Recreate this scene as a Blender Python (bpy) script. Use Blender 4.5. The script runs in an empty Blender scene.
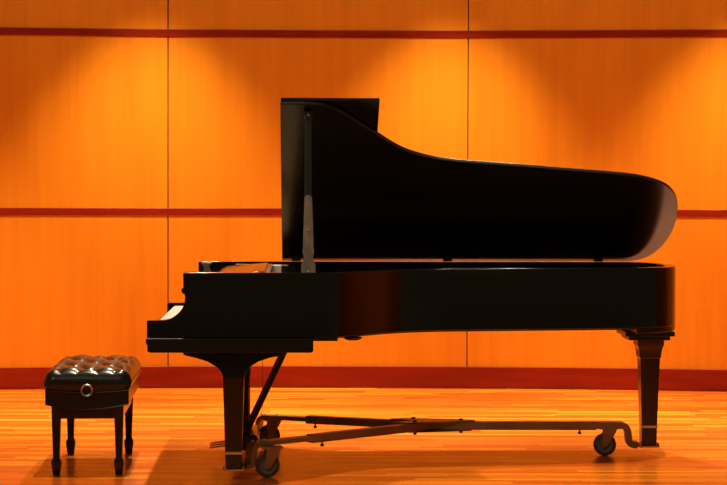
import bpy, bmesh, math, random
from mathutils import Vector, Matrix
random.seed(4)
S = bpy.context.scene
COL = S.collection
PI = math.pi

# ------------------------------------------------------------------ materials
def mat(name, color, rough=.4, metal=0., spec=.5, coat=0., coat_rough=.05):
    m = bpy.data.materials.new(name); m.use_nodes = True
    b = m.node_tree.nodes['Principled BSDF']
    b.inputs['Base Color'].default_value = (*color, 1)
    b.inputs['Roughness'].default_value = rough
    b.inputs['Metallic'].default_value = metal
    b.inputs['Specular IOR Level'].default_value = spec
    b.inputs['Coat Weight'].default_value = coat
    b.inputs['Coat Roughness'].default_value = coat_rough
    return m

def nd(m, t, **kw):
    n = m.node_tree.nodes.new(t)
    for k, v in kw.items(): setattr(n, k, v)
    return n

def ramp(m, stops):
    r = nd(m, 'ShaderNodeValToRGB'); e = r.color_ramp.elements
    while len(e) > 1: e.remove(e[-1])
    e[0].position = stops[0][0]; e[0].color = (*stops[0][1], 1)
    for p, c in stops[1:]:
        x = e.new(p); x.color = (*c, 1)
    return r

def noise_mat(name, c0, c1, scale, rough=.4, stretch=(1, 1, 1), metal=0., spec=.5, coat=0., detail=4, bump=0., r2=None):
    m = mat(name, c0, rough, metal, spec, coat)
    L = m.node_tree.links; b = m.node_tree.nodes['Principled BSDF']
    tc = nd(m, 'ShaderNodeTexCoord'); mp = nd(m, 'ShaderNodeMapping'); mp.inputs['Scale'].default_value = stretch
    n = nd(m, 'ShaderNodeTexNoise'); n.inputs['Scale'].default_value = scale; n.inputs['Detail'].default_value = detail
    r = ramp(m, [(.3, c0), (.7, c1)])
    L.new(tc.outputs['Object'], mp.inputs['Vector']); L.new(mp.outputs[0], n.inputs['Vector'])
    L.new(n.outputs['Fac'], r.inputs['Fac']); L.new(r.outputs[0], b.inputs['Base Color'])
    if bump:
        bp = nd(m, 'ShaderNodeBump'); bp.inputs['Strength'].default_value = bump; bp.inputs['Distance'].default_value = .002
        L.new(n.outputs['Fac'], bp.inputs['Height']); L.new(bp.outputs[0], b.inputs['Normal'])
    if r2 is not None:
        mr = nd(m, 'ShaderNodeMapRange'); mr.inputs['To Min'].default_value = rough; mr.inputs['To Max'].default_value = r2
        L.new(n.outputs['Fac'], mr.inputs['Value']); L.new(mr.outputs[0], b.inputs['Roughness'])
    return m

def veneer_mat():
    m = mat('maple_veneer', (.8, .3, .04), .42, spec=.35)
    L = m.node_tree.links; b = m.node_tree.nodes['Principled BSDF']
    tc = nd(m, 'ShaderNodeTexCoord')
    mp = nd(m, 'ShaderNodeMapping'); mp.inputs['Scale'].default_value = (9, 9, .35)
    n1 = nd(m, 'ShaderNodeTexNoise'); n1.inputs['Scale'].default_value = 2.2; n1.inputs['Detail'].default_value = 6; n1.inputs['Distortion'].default_value = .6
    mp2 = nd(m, 'ShaderNodeMapping'); mp2.inputs['Scale'].default_value = (1.6, 1.6, .22)
    n2 = nd(m, 'ShaderNodeTexNoise'); n2.inputs['Scale'].default_value = 2.; n2.inputs['Detail'].default_value = 2
    mx = nd(m, 'ShaderNodeMix'); mx.inputs['Factor'].default_value = .45
    r = ramp(m, [(.30, (.66, .205, .0045)), (.52, (.73, .24, .0062)), (.75, (.79, .275, .009))])
    for a, c in ((mp, n1), (mp2, n2)):
        L.new(tc.outputs['Object'], a.inputs['Vector']); L.new(a.outputs[0], c.inputs['Vector'])
    L.new(n1.outputs['Fac'], mx.inputs['A']); L.new(n2.outputs['Fac'], mx.inputs['B'])
    L.new(mx.outputs['Result'], r.inputs['Fac']); L.new(r.outputs[0], b.inputs['Base Color'])
    return m

def floor_mat():
    m = mat('varnished_strip_floor', (.7, .25, .04), .3, spec=.5, coat=.18, coat_rough=.12)
    L = m.node_tree.links; b = m.node_tree.nodes['Principled BSDF']
    tc = nd(m, 'ShaderNodeTexCoord')
    br = nd(m, 'ShaderNodeTexBrick', offset=0, offset_frequency=1)
    br.inputs['Color1'].default_value = (0, 0, 0, 1); br.inputs['Color2'].default_value = (1, 1, 1, 1)
    br.inputs['Mortar'].default_value = (.3, .3, .3, 1); br.inputs['Scale'].default_value = 1
    br.inputs['Mortar Size'].default_value = .0012; br.inputs['Brick Width'].default_value = .95; br.inputs['Row Height'].default_value = .0572
    mp = nd(m, 'ShaderNodeMapping'); mp.inputs['Scale'].default_value = (1.3, 26, 1)
    n = nd(m, 'ShaderNodeTexNoise'); n.inputs['Scale'].default_value = 1.5; n.inputs['Detail'].default_value = 5
    mx = nd(m, 'ShaderNodeMix'); mx.inputs['Factor'].default_value = .42
    r = ramp(m, [(.15, (.50, .058, .0022)), (.5, (.72, .142, .0055)), (.82, (.88, .32, .018))])
    sx = nd(m, 'ShaderNodeSeparateXYZ'); L.new(tc.outputs['Object'], sx.inputs[0])      # each row of strips shifted by its own amount
    dv = nd(m, 'ShaderNodeMath', operation='DIVIDE'); dv.inputs[1].default_value = .0572; L.new(sx.outputs['Y'], dv.inputs[0])
    fl = nd(m, 'ShaderNodeMath', operation='FLOOR'); L.new(dv.outputs[0], fl.inputs[0])
    wn = nd(m, 'ShaderNodeTexWhiteNoise', noise_dimensions='1D'); L.new(fl.outputs[0], wn.inputs['W'])
    ad = nd(m, 'ShaderNodeMath', operation='MULTIPLY_ADD'); ad.inputs[1].default_value = 7.3
    L.new(wn.outputs['Value'], ad.inputs[0]); L.new(sx.outputs['X'], ad.inputs[2])
    cb = nd(m, 'ShaderNodeCombineXYZ'); L.new(ad.outputs[0], cb.inputs['X']); L.new(sx.outputs['Y'], cb.inputs['Y'])
    L.new(cb.outputs[0], br.inputs['Vector']); L.new(cb.outputs[0], mp.inputs['Vector']); L.new(mp.outputs[0], n.inputs['Vector'])
    L.new(br.outputs['Color'], mx.inputs['A']); L.new(n.outputs['Fac'], mx.inputs['B'])
    L.new(mx.outputs['Result'], r.inputs['Fac'])
    dk = nd(m, 'ShaderNodeMix', data_type='RGBA', blend_type='MULTIPLY')
    dk.inputs['B'].default_value = (.45, .36, .3, 1)
    L.new(br.outputs['Fac'], dk.inputs['Factor']); L.new(r.outputs[0], dk.inputs['A'])
    L.new(dk.outputs['Result'], b.inputs['Base Color'])
    return m

M = {}
M['veneer'] = veneer_mat()
M['floor'] = floor_mat()
M['cherry'] = noise_mat('dark_cherry_trim', (.19, .009, .0007), (.27, .016, .0012), 2.5, .4, (.7, 6, 8), spec=.25)
M['backing'] = mat('wall_backing', (.24, .045, .008), .7)
M['black'] = noise_mat('black_piano_lacquer', (.0045, .0042, .0025), (.007, .0065, .0035), 3, .11, coat=.0)
M['lidlac'] = noise_mat('black_lid_lacquer', (.004, .0037, .0024), (.006, .0056, .0034), 3, .21)
M['satin'] = noise_mat('black_satin_wood', (.006, .005, .004), (.010, .008, .006), 6, .3)
M['legwood'] = noise_mat('black_brown_leg_lacquer', (.024, .008, .002), (.036, .012, .003), 5, .22, (1, 1, .2))
M['prop'] = noise_mat('lit_grey_brown_wood', (.13, .10, .065), (.25, .19, .125), 30, .5, (1, 1, .3))  # light on the lower prop put into the colour; desk slide shares it
M['leather'] = noise_mat('black_leather', (.011, .008, .006), (.018, .013, .009), 60, .25, bump=.12)
M['hubgrey'] = noise_mat('grey_wheel_centre', (.15, .12, .085), (.2, .165, .12), 20, .45)
M['brass'] = noise_mat('worn_brass', (.72, .5, .22), (.55, .36, .14), 20, .28, metal=1)
M['chrome'] = noise_mat('brushed_chrome', (.75, .72, .66), (.62, .6, .55), 30, .38, metal=1)
M['dolly'] = noise_mat('bronze_painted_steel', (.24, .125, .05), (.33, .19, .085), 9, .42, metal=.35)
M['dollydark'] = noise_mat('dark_steel', (.06, .045, .03), (.09, .065, .042), 12, .4, metal=.4)
M['rubber'] = noise_mat('grey_rubber', (.045, .036, .026), (.07, .057, .042), 25, .6)
M['ivory'] = noise_mat('white_key_top', (.86, .85, .8), (.9, .89, .85), 4, .2)
M['ebony'] = noise_mat('black_key', (.01, .01, .01), (.016, .015, .014), 9, .3)
M['plate'] = noise_mat('bronze_iron_plate', (.20, .10, .03), (.26, .14, .045), 8, .4, metal=.6)
M['spruce'] = noise_mat('spruce_board', (.35, .19, .07), (.42, .25, .1), 6, .5, (1, 12, 1))
M['strings'] = mat('steel_string', (.4, .36, .3), .35, metal=1)
M['felt'] = noise_mat('cream_felt', (.88, .79, .6), (.9, .84, .68), 40, .9)
M['cord'] = noise_mat('black_cord', (.012, .009, .008), (.02, .014, .01), 40, .6)

# ------------------------------------------------------------------ helpers
def tag(o, label=None, cat=None, group=None, kind=None):
    if label: o['label'] = label
    if cat: o['category'] = cat
    if group: o['group'] = group
    if kind: o['kind'] = kind
    return o

def empty(name, loc, rz=0.):
    o = bpy.data.objects.new(name, None); COL.objects.link(o)
    o.location = loc; o.rotation_euler = (0, 0, rz); o.empty_display_size = .1
    return o

def obj(name, bm, m, parent=None, bevel=0., seg=2, smooth=True, angle=35, loc=None):
    bmesh.ops.recalc_face_normals(bm, faces=bm.faces[:])
    me = bpy.data.meshes.new(name); bm.to_mesh(me); bm.free()
    for mm in (m if isinstance(m, (list, tuple)) else [m]): me.materials.append(mm)
    o = bpy.data.objects.new(name, me); COL.objects.link(o)
    if parent is not None: o.parent = parent
    if loc is not None: o.location = loc
    if smooth:
        me.polygons.foreach_set('use_smooth', [True] * len(me.polygons))
        me.set_sharp_from_angle(angle=math.radians(angle))
    if bevel:
        b = o.modifiers.new('bevel', 'BEVEL'); b.width = bevel; b.segments = seg
        b.limit_method = 'ANGLE'; b.angle_limit = math.radians(40); b.harden_normals = True
    return o

def box(bm, x0, x1, y0, y1, z0, z1, mtx=None):
    v = [bm.verts.new((x, y, z)) for z in (z0, z1) for y in (y0, y1) for x in (x0, x1)]
    f = [(0, 2, 3, 1), (4, 5, 7, 6), (0, 1, 5, 4), (2, 6, 7, 3), (0, 4, 6, 2), (1, 3, 7, 5)]
    for q in f: bm.faces.new([v[i] for i in q])
    if mtx is not None: bmesh.ops.transform(bm, matrix=mtx, verts=v)
    return v

def prism(bm, pts, fn0, fn1):
    """pts 2-D outline; fn0/fn1 map a 2-D point to the two caps"""
    a = [bm.verts.new(fn0(*p)) for p in pts]; b = [bm.verts.new(fn1(*p)) for p in pts]
    n = len(pts)
    bm.faces.new(a); bm.faces.new(b[::-1])
    for i in range(n): bm.faces.new((a[i], b[i], b[(i + 1) % n], a[(i + 1) % n]))
    return a + b

def prism_z(bm, pts, z0, z1): return prism(bm, pts, lambda x, y: (x, y, z0), lambda x, y: (x, y, z1))
def prism_y(bm, pts, y0, y1): return prism(bm, pts, lambda x, z: (x, y0, z), lambda x, z: (x, y1, z))

def square_loft(bm, rows):
    """rows of (z, hx, hy[, cx, cy])"""
    rings = []
    for r in rows:
        z, hx, hy = r[:3]; cx, cy = r[3:] if len(r) > 3 else (0, 0)
        rings.append([bm.verts.new((cx + a * hx, cy + b * hy, z)) for a, b in ((-1, -1), (1, -1), (1, 1), (-1, 1))])
    bm.faces.new(rings[0][::-1]); bm.faces.new(rings[-1])
    for p, q in zip(rings, rings[1:]):
        for i in range(4): bm.faces.new((p[i], p[(i + 1) % 4], q[(i + 1) % 4], q[i]))

def lathe(bm, prof, n=32, mtx=None, closed=False):
    """prof of (r, z) about z"""
    rings = []
    vs = []
    for r, z in prof:
        if r < 1e-6:
            v = bm.verts.new((0, 0, z)); rings.append([v]); vs.append(v)
        else:
            g = [bm.verts.new((r * math.cos(2 * PI * i / n), r * math.sin(2 * PI * i / n), z)) for i in range(n)]
            rings.append(g); vs += g
    pairs = list(zip(rings, rings[1:]))
    if closed: pairs.append((rings[-1], rings[0]))
    for p, q in pairs:
        for i in range(n):
            j = (i + 1) % n
            if len(p) == 1 and len(q) == 1: continue
            if len(p) == 1: bm.faces.new((p[0], q[j], q[i]))
            elif len(q) == 1: bm.faces.new((p[i], p[j], q[0]))
            else: bm.faces.new((p[i], p[j], q[j], q[i]))
    if mtx is not None: bmesh.ops.transform(bm, matrix=mtx, verts=vs)
    return vs

def tube(bm, pts, r, n=8):
    pts = [Vector(p) for p in pts]; rings = []
    for i, p in enumerate(pts):
        d = (pts[min(i + 1, len(pts) - 1)] - pts[max(i - 1, 0)]).normalized()
        a = d.orthogonal().normalized() if i == 0 else (rings_a - d * rings_a.dot(d)).normalized()
        rings_a = a; b = d.cross(a)
        rings.append([bm.verts.new(p + a * r * math.cos(2 * PI * k / n) + b * r * math.sin(2 * PI * k / n)) for k in range(n)])
    bm.faces.new(rings[0][::-1]); bm.faces.new(rings[-1])
    for p, q in zip(rings, rings[1:]):
        for k in range(n): bm.faces.new((p[k], p[(k + 1) % n], q[(k + 1) % n], q[k]))

def strip(bm, path, width, thick, frame):
    """flat bar: path of (s, z); frame maps (s, lateral, z) to xyz"""
    n = len(path); rows = []
    for i, (s, z) in enumerate(path):
        a = path[max(i - 1, 0)]; b = path[min(i + 1, n - 1)]
        dx, dz = b[0] - a[0], b[1] - a[1]; l = math.hypot(dx, dz) or 1
        nx, nz = -dz / l * thick / 2, dx / l * thick / 2
        rows.append([bm.verts.new(frame(s + sx * nx, sy * width / 2, z + sx * nz)) for sx, sy in ((-1, -1), (1, -1), (1, 1), (-1, 1))])
    bm.faces.new(rows[0]); bm.faces.new(rows[-1][::-1])
    for p, q in zip(rows, rows[1:]):
        for k in range(4): bm.faces.new((p[k], q[k], q[(k + 1) % 4], p[(k + 1) % 4]))

def catmull(pts, n=6, closed=False):
    out = []; N = len(pts)
    rng = range(N if closed else N - 1)
    for i in rng:
        g = lambda k: pts[k % N] if closed else pts[max(0, min(N - 1, k))]
        p0, p1, p2, p3 = (Vector(g(i + k)) for k in (-1, 0, 1, 2))
        for s in range(n):
            t = s / n
            out.append(tuple(.5 * ((2 * p1) + (p2 - p0) * t + (2 * p0 - 5 * p1 + 4 * p2 - p3) * t * t + (3 * p1 - p0 - 3 * p2 + p3) * t ** 3)))
    if not closed: out.append(tuple(pts[-1]))
    return out

def offset(pts, d):
    """inward offset of an open 2-D path that runs with the inside on its left"""
    o = []; n = len(pts)
    for i, p in enumerate(pts):
        a = Vector(pts[max(i - 1, 0)]); b = Vector(pts[min(i + 1, n - 1)])
        t = (b - a).normalized(); o.append((p[0] - t.y * d, p[1] + t.x * d))
    return o

# ------------------------------------------------------------------ the room
KW = .027
def wy(x): return 14.1 - KW * x * x
def curved(bm, x0, x1, z0, z1, d0, d1, n=24):
    """bar following the curved back wall, standing d0..d1 in front of it"""
    rows = []
    for i in range(n + 1):
        x = x0 + (x1 - x0) * i / n
        rows.append([bm.verts.new((x, wy(x) - d, z)) for d, z in ((d0, z0), (d1, z0), (d1, z1), (d0, z1))])
    bm.faces.new(rows[0]); bm.faces.new(rows[-1][::-1])
    for p, q in zip(rows, rows[1:]):
        for k in range(4): bm.faces.new((p[k], q[k], q[(k + 1) % 4], p[(k + 1) % 4]))

XW = 6.4; HW = 4.3
bm = bmesh.new(); box(bm, -XW - .2, XW + .2, -1.5, 14.4, -.12, 0)
tag(obj('floor', bm, M['floor'], smooth=False), kind='structure')

seams = [-XW] + [-1.445 + 2.216 * k for k in (-2, -1, 0, 1, 2, 3)] + [XW]
bm = bmesh.new()
for a, b in zip(seams, seams[1:]): curved(bm, a + .0045, b - .0045, 0, HW, 0, -.03)
wb = obj('wall_back', bm, M['veneer']); tag(wb, kind='structure')
bm = bmesh.new(); curved(bm, -XW, XW, 0, HW, -.03, -.12)
tag(obj('wall_backing', bm, M['backing'], wb))
bm = bmesh.new(); curved(bm, -XW, XW, 2.596, 2.650, .007, -.001, 160); tag(obj('trim_1', bm, M['cherry'], bevel=.003), kind='structure')
bm = bmesh.new(); curved(bm, -XW, XW, 1.280, 1.332, .007, -.001, 160); tag(obj('trim_2', bm, M['cherry'], bevel=.003), kind='structure')
bm = bmesh.new(); curved(bm, -XW, XW, .008, .160, .016, -.001, 160); tag(obj('baseboard_back', bm, M['cherry'], bevel=.003), kind='structure')
for nm, s in (('left', -1), ('right', 1)):
    bm = bmesh.new(); box(bm, s * XW, s * (XW + .12), 8.7, 14.2, 0, HW)
    tag(obj('wall_' + nm, bm, M['veneer'], smooth=False), kind='structure')
    bm = bmesh.new(); box(bm, s * XW, s * (XW - .016), 8.7, 12.95, .008, .16)
    tag(obj('baseboard_' + nm, bm, M['cherry'], smooth=False), kind='structure')

# ------------------------------------------------------------------ grand piano (u along its length, v from treble side to bass side)
piano = empty('grand_piano', (-1.081, 9.47, 0), math.radians(2))
tag(piano, 'black concert grand piano with raised lid standing on a wheeled dolly', 'piano')
ZB, ZT = .729, 1.055           # rim bottom and top
side = [(.20, .0), (.50, .0), (.80, .0), (.905, .012), (.99, .072), (1.075, .160), (1.175, .275), (1.24, .348), (1.31, .405), (1.38, .447),
        (1.46, .482), (1.545, .506), (1.67, .527), (1.845, .550), (2.0, .570), (2.18, .597), (2.40, .627), (2.567, .655), (2.655, .682),
        (2.725, .717), (2.785, .765), (2.832, .835), (2.862, .935), (2.877, 1.06), (2.878, 1.19), (2.862, 1.31), (2.828, 1.42), (2.775, 1.50), (2.70, 1.540), (2.60, 1.55), (2.2, 1.55), (1.6, 1.55), (.9, 1.55), (.20, 1.55)]
outer = [(u - .014 * max(0, min(1, (u - 2.35) / .45)), v) for u, v in catmull(side, 5)]
rim_o = offset(outer, .004); rim_i = offset(outer, .062)
cheek = [(0, ZB), (0, .815), (.088, .817), (.118, .824), (.143, .840), (.163, .858), (.178, .880), (.188, .905), (.190, .930), (.186, .955), (.181, .985), (.180, ZT), (.202, ZT), (.202, ZB)]
bm = bmesh.new()
prism_z(bm, rim_o + rim_i[::-1], ZB, ZT)
for v0, v1 in ((.004, .062), (1.488, 1.546)): prism_y(bm, cheek, v0, v1)
obj('rim', bm, M['black'], piano, bevel=.004, seg=3, angle=30)

# lower step of the rim near the tail and the belly underneath
bm = bmesh.new(); inner = offset(outer, .05); inner = [p for p in inner if p[0] > .8]
prism_z(bm, inner, .718, .7285); obj('belly_rail', bm, M['satin'], piano, bevel=.003)
tailo = offset(outer, .007); tailo = [p for p in tailo if p[0] > 2.57 and p[1] < 1.54]
bm = bmesh.new(); prism_z(bm, [(2.57, 1.3)] + tailo, .700, .7285); obj('tail_moulding', bm, M['satin'], piano, bevel=.004)
bm = bmesh.new(); box(bm, .80, .955, .03, .5, .710, .7285); obj('bottom_beam', bm, M['legwood'], piano, bevel=.003)
bm = bmesh.new(); lathe(bm, [(0, .703), (.03, .703), (.045, .710), (.05, .7175), (0, .7175)], 24, Matrix.Translation((1.035, .19, 0)))
obj('bottom_cap', bm, M['satin'], piano)

# keybed
bm = bmesh.new()
prism_y(bm, [(-.004, .727), (-.004, .700), (.003, .697), (.003, .662), (.018, .655), (.820, .655), (.832, .663), (.832, .727)], -.014, 1.558)
obj('keybed', bm, M['satin'], piano, bevel=.004, seg=3)
bm = bmesh.new(); box(bm, .006, .045, .064, 1.486, .727, .774); obj('key_slip', bm, M['black'], piano, bevel=.004)
for v0, v1 in ((.064, .155), (1.395, 1.486)):
    bm = bmesh.new(); box(bm, .047, .212, v0, v1, .727, .806); obj('key_block', bm, M['black'], piano, bevel=.005)

# keyboard with every key
kb = bmesh.new(); box(kb, .05, .30, .158, 1.392, .727, .772); kb = obj('keyboard', kb, M['spruce'], piano)
pitch = (1.392 - .158) / 52
wk = bmesh.new(); box(wk, .048, .215, .0006, pitch - .0006, .774, .803); wk.verts.ensure_lookup_table()
wk0 = obj('white_key', wk, M['ivory'], kb, bevel=.0012)
for i in range(52):
    o = wk0 if i == 0 else wk0.copy()
    if i: COL.objects.link(o); o.parent = kb
    o.location = (0, .158 + i * pitch, 0)
bk = bmesh.new(); prism_y(bk, [(.118, .8035), (.124, .815), (.215, .815), (.215, .8035)], -.0052, .0052)
bk0 = obj('black_key', bk, M['ebony'], kb, bevel=.0012); first = True
for i in range(1, 52):                                  # v grows towards the bass: note index counted from the bass
    j = 52 - i
    if j % 7 in (1, 3, 4, 6, 0):                        # sharps after A, C, D, F, G
        o = bk0 if first else bk0.copy()
        if not first: COL.objects.link(o); o.parent = kb
        first = False
        o.location = (0, .158 + i * pitch, 0)
# fallboard, its lip and the block behind it
bm = bmesh.new()
prism_y(bm, [(.216, .800), (.206, .86), (.200, .935), (.178, .945), (.168, .955), (.170, .972), (.186, .980), (.222, .982), (.236, .80)], .064, 1.486)
obj('fallboard', bm, M['black'], piano, bevel=.003)
bm = bmesh.new(); box(bm, .237, .30, .064, 1.486, .775, .985); obj('stretcher', bm, M['satin'], piano, bevel=.003)

# iron plate, strings, dampers inside
inside = offset(outer, .075); inside = [p for p in inside if p[0] > .62]
bm = bmesh.new(); prism_z(bm, inside, .90, .915); obj('soundboard', bm, M['spruce'], piano)
bm = bmesh.new()
pl_o = offset(outer, .085); pl_o = [p for p in pl_o if p[0] > .48]
pl_i = offset(outer, .17); pl_i = [p for p in pl_i if p[0] > .72]
prism_z(bm, pl_o + pl_i[::-1], .925, .945)
box(bm, .36, .74, .085, 1.465, .925, .944)
for v in (.62, .86, 1.12, 1.34): box(bm, .73, 2.72 if v > .8 else 1.9, v - .012, v + .012, .945, .985)
obj('iron_plate', bm, M['plate'], piano, bevel=.003)
bm = bmesh.new()
for i in range(90):
    v = .10 + i * .0150
    lim = max([p[0] for p in pl_i if abs(p[1] - v) < .08] or [.9])
    tube(bm, [(.50, v, .957), (max(.80, lim), v + .02, .957)], .0008, 5)
so = obj('string_band', bm, M['strings'], piano); so['kind'] = 'stuff'

# music desk folded back on its shelf
bm = bmesh.new()
desk = [(.318, 1.016), (.330, 1.030), (.355, 1.040), (.585, 1.060), (.585, 1.046), (.330, 1.010)]
prism_y(bm, desk, .10, 1.20)
md = obj('music_desk', bm, M['black'], piano, bevel=.003)
bm = bmesh.new(); box(bm, .587, .615, .10, 1.18, 1.000, 1.054); obj('desk_rail', bm, M['satin'], md, bevel=.002)
bm = bmesh.new(); box(bm, .612, .662, 1.13, 1.165, .946, 1.048); o = obj('desk_support', bm, M['felt'], md, bevel=.003); o['label'] = 'cream coloured block under the desk ledge'
bm = bmesh.new(); prism_y(bm, [(.405, 1.0515), (.69, 1.0475), (.70, 1.0435), (.69, 1.040), (.56, 1.044), (.405, 1.048)], 1.17, 1.22); o = obj('desk_ledge', bm, M['spruce'], md); o['label'] = 'thin tan ledge'
bm = bmesh.new(); prism_y(bm, [(.20, 1.050), (.26, 1.050), (.245, 1.030), (.255, .99), (.21, .99), (.215, 1.02)], 1.42, 1.486); obj('desk_slide', bm, M['prop'], piano, bevel=.003)

# lid: outline in its own plane, hinged on the bass side
TH = math.radians(33); HV, HZ = 1.552, 1.060
ct, st = math.cos(TH), math.sin(TH)
def lp(u, w, t): return (u, HV - w * ct + t * st, HZ + w * st + t * ct)
lidpts = [(.662, -.008), (.662, 1.553)] 
edge = [(.70, 1.553), (.80, 1.553), (.862, 1.549), (.912, 1.538), (.953, 1.514), (1.0, 1.471), (1.079, 1.386), (1.177, 1.282), (1.243, 1.210), (1.314, 1.147), (1.38, 1.107),
        (1.462, 1.070), (1.545, 1.046), (1.67, 1.025), (1.845, 1.003), (1.955, .989), (2.176, .957), (2.398, .928), (2.567, .900), (2.653, .874), (2.727, .838), (2.791, .787),
        (2.843, .706), (2.874, .604), (2.890, .48), (2.891, .352), (2.876, .232), (2.842, .122), (2.795, .046), (2.730, .003), (2.66, -.008), (2.5, -.008)]
lidpts = [(.662, -.008), (.662, 1.553)] + catmull(edge, 5)
bm = bmesh.new(); prism(bm, lidpts, lambda u, w: lp(u, w, 0), lambda u, w: lp(u, w, .020))
lid = obj('lid', bm, M['lidlac'], piano, bevel=.004, seg=3, angle=30)
bm = bmesh.new(); prism(bm, [(.664, .0), (.664, 1.556), (1.172, 1.556), (1.172, .0)], lambda u, w: lp(u, w, .0235), lambda u, w: lp(u, w, .0435))
o = obj('front_flap', bm, M['black'], lid, bevel=.004, seg=3); o['label'] = 'front part of the lid folded back on top'
for u in (.745, 1.625, 2.505):                       # hinges on the spine
    bm = bmesh.new()
    prism_y(bm, [(u - .026, 1.0565), (u + .026, 1.0565), (u + .026, 1.072), (u + .022, 1.086), (u + .010, 1.104), (u - .010, 1.104), (u - .022, 1.086), (u - .026, 1.072)], 1.512, 1.534)
    hg = obj('hinge', bm, M['satin'], lid, bevel=.002)
# prop: a long black stick; added bar over its lower half, painted as lit
b0, b1 = Vector((.806, .040, 1.035)), Vector((.806, .262, 1.869))
d = (b1 - b0).normalized(); nrm = Vector((0, -d.z, d.y))
def bar(prof, t0, t1, name, m, parent):
    bm = bmesh.new()
    outl = [(-h, s) for s, h in prof] + [(h, s) for s, h in prof[::-1]]
    prism(bm, outl, lambda a, s: b0 + d * s + Vector((a, 0, 0)) + nrm * t0, lambda a, s: b0 + d * s + Vector((a, 0, 0)) + nrm * t1)
    return obj(name, bm, m, parent, bevel=.002)
ps = bar([(0, .030), (.055, .030), (.082, .021), (.36, .019), (.862, .016)], -.012, .006, 'prop_stick', M['satin'], piano)
o = bar([(0, .036), (.055, .036), (.068, .032), (.082, .024), (.105, .024), (.118, .029), (.130, .029), (.145, .026), (.20, .026), (.36, .0205), (.405, .019), (.418, .010)], .0065, .015, 'lit_prop_bar', M['prop'], ps)
o['label'] = 'grey brown bar over the lower stick, coloured as lit'
nrm2 = nrm * .0155
for s in (.022, .235, .845):
    bm = bmesh.new(); c = b0 + d * s + (nrm2 if s < .5 else nrm * .0062)
    lathe(bm, [(0, 0), (.006, 0), (.006, .002), (.003, .004), (0, .004)], 12, Matrix.Translation(c) @ nrm.to_track_quat('Z', 'Y').to_matrix().to_4x4())
    obj('screw', bm, M['brass'], ps)
bm = bmesh.new()
prism(bm, [(.784, 1.452), (.784, 1.497), (.828, 1.497), (.828, 1.452)], lambda u, w: lp(u, w, -.024), lambda u, w: lp(u, w, .001))
obj('prop_socket', bm, M['satin'], lid, bevel=.003)

# legs
def front_leg(v):
    bm = bmesh.new()
    hw = .062
    arch = [(.178, .656), (.178, .640), (.195, .633), (.245, .622), (.30, .604), (.345, .577), (.37, .55), (.378, .522), (.485, .522), (.492, .55), (.515, .578), (.555, .604), (.615, .624), (.675, .634), (.70, .642), (.70, .656)]
    prism_y(bm, arch, v - hw, v + hw)
    lg = obj('leg', bm, M['black'], piano, bevel=.003, angle=30)
    bm = bmesh.new()
    square_loft(bm, [(.060, .040, .040, .43, v), (.138, .0425, .0425, .43, v), (.140, .0425, .0425, .43, v), (.524, .0535, .0535, .43, v)])
    obj('leg_post', bm, M['legwood'], lg, bevel=.004)
    bm = bmesh.new(); square_loft(bm, [(.132, .0445, .0445, .43, v), (.146, .0445, .0445, .43, v)])
    o = obj('ferrule', bm, M['chrome'], lg, bevel=.001)
front_leg(.12); front_leg(1.43)
bm = bmesh.new(); TU, TV = 2.699, .956
square_loft(bm, [(.650, .114, .124, TU - .017, TV), (.673, .114, .124, TU - .017, TV)])
square_loft(bm, [(.6732, .136, .150, TU - .019, TV), (.6995, .136, .150, TU - .019, TV)])
lg = obj('leg', bm, M['satin'], piano, bevel=.003)
bm = bmesh.new()
square_loft(bm, [(.060, .041, .041, TU, TV), (.165, .043, .043, TU, TV), (.545, .0545, .0545, TU, TV), (.549, .060, .060, TU, TV), (.585, .062, .062, TU, TV), (.612, .069, .069, TU, TV), (.618, .073, .073, TU, TV), (.651, .073, .073, TU, TV)])
obj('leg_post', bm, M['legwood'], lg, bevel=.004)
bm = bmesh.new(); square_loft(bm, [(.158, .0455, .0455, TU, TV), (.172, .0455, .0455, TU, TV)])
obj('ferrule', bm, M['chrome'], lg, bevel=.001)

# pedal lyre
bm = bmesh.new(); prism_y(bm, [(.40, .085), (.40, .15), (.415, .168), (.535, .168), (.545, .15), (.545, .085)], .56, 1.0)
ly = obj('pedal_lyre', bm, M['legwood'], piano, bevel=.005)
for v in (.66, .90):
    bm = bmesh.new(); square_loft(bm, [(.168, .026, .020, .468, v), (.40, .019, .016, .475, v), (.654, .028, .020, .48, v)])
    obj('lyre_post', bm, M['legwood'], ly, bevel=.004)
    bm = bmesh.new(); c = .014
    a, b = Vector((.478, v + .05 if v > .78 else v - .05, .165)), Vector((.708, v + .05 if v > .78 else v - .05, .657))
    t = (b - a).normalized(); n2 = Vector((t.z, 0, -t.x))
    prism(bm, [(-c, -c), (c, -c), (c, c), (-c, c)], lambda p, q: a + n2 * p + Vector((0, q, 0)), lambda p, q: b + n2 * p + Vector((0, q, 0)))
    obj('lyre_brace', bm, M['legwood'], ly, bevel=.003)
for v in (.69, .78, .87):
    bm = bmesh.new()
    prism(bm, [(.42, .010), (.35, .010), (.31, .015), (.288, .014), (.279, .008), (.279, -.008), (.288, -.014), (.31, -.015), (.35, -.010), (.42, -.010)],
          lambda u, q: (u, v + q, .098 - (.42 - u) * .12), lambda u, q: (u, v + q, .107 - (.42 - u) * .12))
    obj('pedal', bm, M['brass'], ly, bevel=.003)

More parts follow.
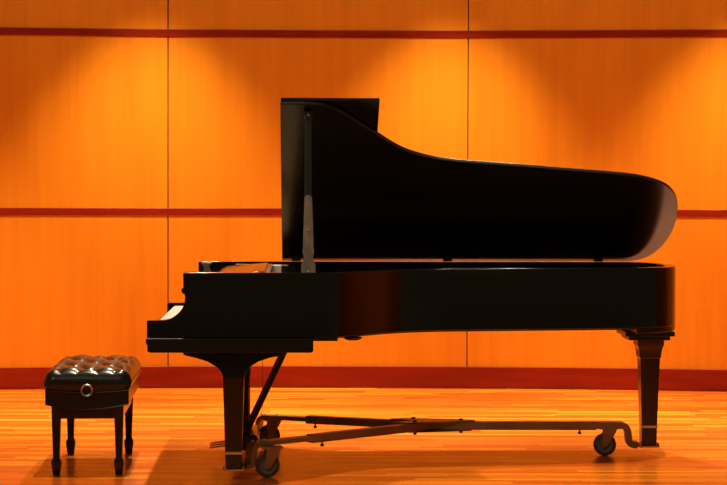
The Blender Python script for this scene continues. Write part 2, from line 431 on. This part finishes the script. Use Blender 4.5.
# ------------------------------------------------------------------ wheeled dolly under the piano (same local frame)
dolly = empty('piano_dolly', (-1.081, 9.47, 0), math.radians(2))
tag(dolly, 'bronze coloured three armed piano dolly on rubber casters under the grand piano', 'dolly')
HUB = Vector((1.49, .985))
bm = bmesh.new()
prism_z(bm, [(1.27, .90), (1.36, .87), (1.62, .93), (1.72, .965), (1.74, .985), (1.72, 1.01), (1.62, 1.05), (1.36, 1.10), (1.27, 1.07), (1.40, .985)], .189, .195)
prism_z(bm, [(1.36, .87), (1.62, .93), (1.72, .965), (1.72, 1.01), (1.62, 1.05), (1.36, 1.10), (1.43, .985)], .138, .144)
hub = obj('hub_plate', bm, M['dolly'], dolly, bevel=.002)
for u, v in ((1.40, .915), (1.40, 1.055), (1.66, .985)):
    bm = bmesh.new()
    lathe(bm, [(0, .1945), (.012, .1945), (.012, .204), (0, .204)], 6, Matrix.Translation((u, v, 0)))
    obj('bolt', bm, M['dollydark'], hub); bm = bmesh.new()
    lathe(bm, [(0, .124), (.010, .124), (.010, .1385), (0, .1385)], 6, Matrix.Translation((u, v, 0)))
    obj('bolt', bm, M['dollydark'], hub)

def caster(u, v, turn, parent):
    """wheel axis lies across `turn`"""
    mt = Matrix.Translation((u, v, .0625)) @ Matrix.Rotation(turn, 4, 'Z')
    bm = bmesh.new()
    for s in (-1, 1):
        vs = prism_y(bm, [(-.014, -.014), (.010, -.014), (.020, .004), (.064, .076), (.064, .095), (-.012, .095), (-.010, .080), (-.018, .0)], s * .021, s * .025)
        bmesh.ops.transform(bm, matrix=mt, verts=vs)
    bmesh.ops.transform(bm, matrix=mt, verts=box(bm, -.03, .075, -.030, .030, .0862, .0965))
    fk = obj('caster_fork', bm, M['dolly'], parent, bevel=.0015)
    bm = bmesh.new()
    R = mt @ Matrix.Rotation(PI / 2, 4, 'X')
    lathe(bm, [(.044, -.016), (.058, -.016), (.0625, -.010), (.0625, .010), (.058, .016), (.044, .016)], 40, R, closed=True)
    obj('tyre', bm, M['rubber'], fk)
    bm = bmesh.new()
    lathe(bm, [(0, -.019), (.012, -.019), (.014, -.012), (.026, -.007), (.034, -.012), (.0435, -.012), (.0435, .012), (.034, .012), (.026, .007), (.014, .012), (.012, .019), (0, .019)], 32, R)
    obj('wheel_hub', bm, M['hubgrey'], fk)

def arm(leg, wheel, turn, split, start, neck=.024, screw=.05):
    leg = Vector(leg); dv = HUB - leg; Ld = dv.length; dv = dv.normalized(); pv = Vector((-dv.y, dv.x))
    def fr(s, l, z): q = leg + dv * s + pv * l; return (q.x, q.y, z)
    bm = bmesh.new()                                    # outer channel
    strip(bm, [(split, .166), (Ld - start, .166)], .055, .044, fr)
    a = obj('dolly_arm', bm, M['dolly'], dolly, bevel=.003)
    sw = (Vector(wheel) - leg).dot(dv)
    bm = bmesh.new()                                    # sliding bar that bends down to the cup
    path = [(.060, .062), (.082, .062), (.098, .067), (.108, .080), (.111, .105), (.115, .140), (.124, .159), (.142, .168), (.17, .170), (split + .12, .168)]
    strip(bm, path, .068, neck, fr)
    obj('sliding_bar', bm, M['dolly'], a, bevel=.0015)
    bm = bmesh.new(); lu, lv = leg                       # square cup under the leg, lips on two sides
    box(bm, lu - .054, lu + .054, lv - .054, lv + .054, .050, .0592)
    for sg in (-1, 1): box(bm, lu + sg * .048, lu + sg * .054, lv - .054, lv + .054, .0592, .074)
    obj('leg_cup', bm, M['brass'], a, bevel=.001)
    bm = bmesh.new(); q = leg + dv * (split + screw)
    lathe(bm, [(0, .118), (.008, .118), (.010, .122), (.010, .130), (.005, .132), (.005, .148), (0, .148)], 12, Matrix.Translation((q.x, q.y, 0)))
    obj('thumb_screw', bm, M['dollydark'], a)
    for s in (sw - .035, sw + .04):
        for l in (-.02, .02):
            bm = bmesh.new(); lathe(bm, [(0, .180), (.007, .180), (.007, .186), (0, .188)], 8, Matrix.Translation(fr(s, l, 0)))
            obj('bolt', bm, M['chrome'], a)
    caster(wheel[0], wheel[1], turn, a)
arm((.43, .12), (.600, .185), math.radians(14), .50, .02, screw=.085)
arm((.43, 1.43), (.592, 1.365), math.radians(10), .41, .05)
arm((TU, TV), (2.458, .958), math.radians(-4), .29, .0, .036, .09)

# ------------------------------------------------------------------ piano bench (local x across, y along)
bench = empty('piano_bench', (-1.4385, 10.135, 0), math.radians(3.3))
tag(bench, 'black tufted leather piano bench with round side knob in front of the keyboard', 'bench')
BX, BY = .213, .435
NX, NY = 64, 112
TX, TY = .094, .165
buttons = [(x * TX, y * TY) for y in range(-2, 3) for x in ((-1, 1) if y % 2 else (0,))]
def cush_h(x, y):
    ex = max(0, (abs(x) - (BX - .045)) / .057); ey = max(0, (abs(y) - (BY - .045)) / .057)
    e = min(1, math.hypot(ex, ey)); h = .542 - .058 * (1 - math.sqrt(max(0, 1 - e * e)))
    dimp = max(math.exp(-((x - a) ** 2 + (y - b) ** 2) / (2 * .020 ** 2)) for a, b in buttons)
    p = (x / TX + y / TY) / 2; q = (x / TX - y / TY) / 2                  # diamond puffs between the buttons
    dome = math.sqrt(abs(math.sin(PI * p) * math.sin(PI * q)) + .0004)
    fade = max(0, 1 - max(0, e - .05) * 1.25)
    return h + (-.011 + .025 * dome - .009 * dimp) * fade
bm = bmesh.new(); g = []
for j in range(NY + 1):
    row = []
    for i in range(NX + 1):
        x = (-1 + 2 * i / NX) * (BX + .008); y = (-1 + 2 * j / NY) * (BY + .008)
        # round the corners in plan
        cx, cy = BX + .008 - .04, BY + .008 - .04
        dx, dy = abs(x) - cx, abs(y) - cy
        if dx > 0 and dy > 0:
            m = max(dx, dy); l = math.hypot(dx, dy)
            x = math.copysign(cx + dx * m / l, x); y = math.copysign(cy + dy * m / l, y)
        row.append(bm.verts.new((x, y, cush_h(x, y))))
    g.append(row)
for j in range(NY):
    for i in range(NX): bm.faces.new((g[j][i], g[j][i + 1], g[j + 1][i + 1], g[j + 1][i]))
ring = g[0][:] + [r[-1] for r in g[1:]] + g[-1][-2::-1] + [r[0] for r in g[-2:0:-1]]
def seam_z(x, y): return .443 - .012 * (1 - (x / BX) ** 2) * (1 if abs(y) > BY * .9 else 0)
prev = ring
for k, (sc, tz) in enumerate(((1.012, .82), (1.016, .6), (1.010, .35), (.995, .12), (.975, 0))):
    nxt = []
    for v in ring:
        x, y = v.co.x * (1 + (sc - 1) * 1.6), v.co.y * (1 + (sc - 1) * .8)
        z0 = seam_z(v.co.x, v.co.y); nxt.append(bm.verts.new((x, y, z0 + (v.co.z - z0) * tz)))
    for i in range(len(ring)): bm.faces.new((prev[i], prev[(i + 1) % len(ring)], nxt[(i + 1) % len(ring)], nxt[i]))
    prev = nxt
bm.faces.new(prev)
cu = obj('cushion', bm, M['leather'], bench, angle=60)
for a, b in buttons:
    bm = bmesh.new(); lathe(bm, [(.010, -.004), (.009, .001), (.005, .004), (0, .005)], 12, Matrix.Translation((a, b, cush_h(a, b) + .001)))
    obj('button', bm, M['leather'], cu)
# upholstered box below the cushion, lower edge curving down at the ends
N = 20
def endcurve(z, dip, y):
    return [(-BX + 2 * BX * i / N, z - dip * (1 - (-1 + 2 * i / N) ** 2)) for i in range(N + 1)]
bm = bmesh.new()
prism_y(bm, endcurve(.368, .026, 0) + [(BX, 0.447), (-BX, 0.447)], -BY, -BY + .03)
prism_y(bm, endcurve(.368, .026, 0) + [(BX, 0.447), (-BX, 0.447)], BY - .03, BY)
for s in (-1, 1): box(bm, s * BX, s * (BX - .03), -BY + .031, BY - .031, .368, 0.447)
sk = obj('seat_box', bm, M['leather'], bench, bevel=.003)
bm = bmesh.new(); tube(bm, [(x, -BY - .003, z) for x, z in endcurve(.370, .026, 0)], .0035, 8); obj('piping', bm, M['leather'], sk)
bm = bmesh.new(); tube(bm, [(x * 1.0, -BY - .004, seam_z(x, BY) - .001) for x, z in endcurve(0, 0, 0)], .0035, 8); obj('piping', bm, M['leather'], sk)
ax, ay = .183, .405
bm = bmesh.new()
for s in (-1, 1):
    box(bm, -.16, .16, s * .400, s * .378, .291, .385)
    box(bm, s * .178, s * .157, -.377, .377, .291, .385)
obj('apron', bm, M['legwood'], bench, bevel=.002)
for sx in (-1, 1):
    for sy in (-1, 1):
        cx, cy = sx * .160, sy * .382
        bm = bmesh.new()
        square_loft(bm, [(0, .0165, .0165, cx, cy), (.004, .018, .018, cx, cy), (.062, .0255, .0255, cx, cy), (.078, .0245, .0245, cx, cy), (.090, .0170, .0170, cx, cy), (.30, .0235, .0235, cx, cy), (.392, .0245, .0245, cx, cy)])
        obj('leg', bm, M['legwood'], bench, bevel=.002)
bm = bmesh.new(); R = Matrix.Translation((.002, -BY - .012, .444)) @ Matrix.Rotation(PI / 2, 4, 'X')
lathe(bm, [(0, -.012), (.022, -.012), (.026, .0), (.028, .016), (.024, .022), (.018, .019), (.006, .018), (.005, .024), (0, .024)], 32, R)
kn = obj('adjusting_knob', bm, M['satin'], bench)
bm = bmesh.new(); lathe(bm, [(.0235, .012), (.033, .012), (.0335, .018), (.029, .025), (.0235, .022)], 32, R, closed=True); o = obj('knob_ring', bm, M['chrome'], kn); o['label'] = 'silver ring'

# ------------------------------------------------------------------ thin cord by the lyre
bm = bmesh.new()
path = [(.55, 1.36, .654), (.552, 1.34, .52), (.554, 1.33, .40), (.553, 1.30, .31), (.556, 1.22, .235), (.545, 1.2, .205), (.56, 1.16, .215), (.568, 1.15, .24)]
tube(bm, catmull(path, 6), .0013, 6)
cd = obj('cord', bm, M['cord'], None)
cd.location = (-1.081, 9.47, 0); cd.rotation_euler = (0, 0, math.radians(2))
tag(cd, 'thin dark cord hanging under the piano beside the diagonal lyre brace', 'cord')

# ------------------------------------------------------------------ lights of the stage, plus added fills
WARM = (1., .80, .52)
def spot(name, loc, to, power, angle, blend, size, color=WARM):
    l = bpy.data.lights.new(name, 'SPOT'); l.energy = power; l.spot_size = math.radians(angle); l.spot_blend = blend
    l.shadow_soft_size = size; l.color = color
    o = bpy.data.objects.new(name, l); COL.objects.link(o); o.location = loc
    o.rotation_euler = (Vector(to) - Vector(loc)).to_track_quat('-Z', 'Y').to_euler()
for x in (-5.7, -3.6, -1.5, .6, 2.7, 4.8):         # wall washers close to the back wall
    y = wy(x) - .8
    spot('wall_washer', (x, y, 3.95), (x, y + .03, 0), 820, 68, .85, .05)
for x in (-1.1, 2.0):                         # downlights over the piano
    spot('stage_downlight', (x, 10.1, 6.), (x, 10.1, 0), 950, 56, .5, .06, (1, .86, .62))
for x in (-1.15, 1.35, 3.7):                      # second row, between the piano and the back wall
    spot('upstage_downlight', (x, 12.95, 4.3), (x, 11.0, 0), 640, 54, .5, .05, (1, .84, .58))
spot('front_fill', (-3.6, 2.6, 6.6), (-.45, 9.75, 1.15), 480, 19, .7, .12, (1, .86, .62))  # added fill from the audience side for faces turned to the camera
l = bpy.data.lights.new('upstage_fill', 'AREA'); l.shape = 'RECTANGLE'; l.size = 9; l.size_y = .35; l.energy = 48; l.color = (1, .82, .55); l.spread = math.radians(100)  # added broad fill that evens out the wall and gives the cushion sheen
o = bpy.data.objects.new('upstage_fill', l); COL.objects.link(o); o.location = (0, 12.3, 5.4)
o.rotation_euler = (Vector((0, 14.1, .8)) - Vector(o.location)).to_track_quat('-Z', 'Y').to_euler()
w = bpy.data.worlds.new('hall'); S.world = w; w.use_nodes = True
w.node_tree.nodes['Background'].inputs['Color'].default_value = (1, .86, .42, 1)
w.node_tree.nodes['Background'].inputs['Strength'].default_value = .08

# ------------------------------------------------------------------ camera
cam = bpy.data.cameras.new('camera'); co = bpy.data.objects.new('camera', cam); COL.objects.link(co)
cam.sensor_width = 36; cam.lens = 36 * 1900 / 727
co.matrix_world = Matrix.Translation((0, 0, 1.47)) @ Matrix.Rotation(PI / 2 - math.atan(52.5 / 1900), 4, 'X') @ Matrix.Rotation(math.radians(.16), 4, 'Z')
cam.clip_end = 100
S.camera = co
S.view_settings.view_transform = 'Standard'; S.view_settings.look = 'None'; S.view_settings.exposure = 0; S.view_settings.gamma = 1
S.view_settings.use_curve_mapping = False
S.cycles.use_denoising = True
S.cycles.max_bounces = 8
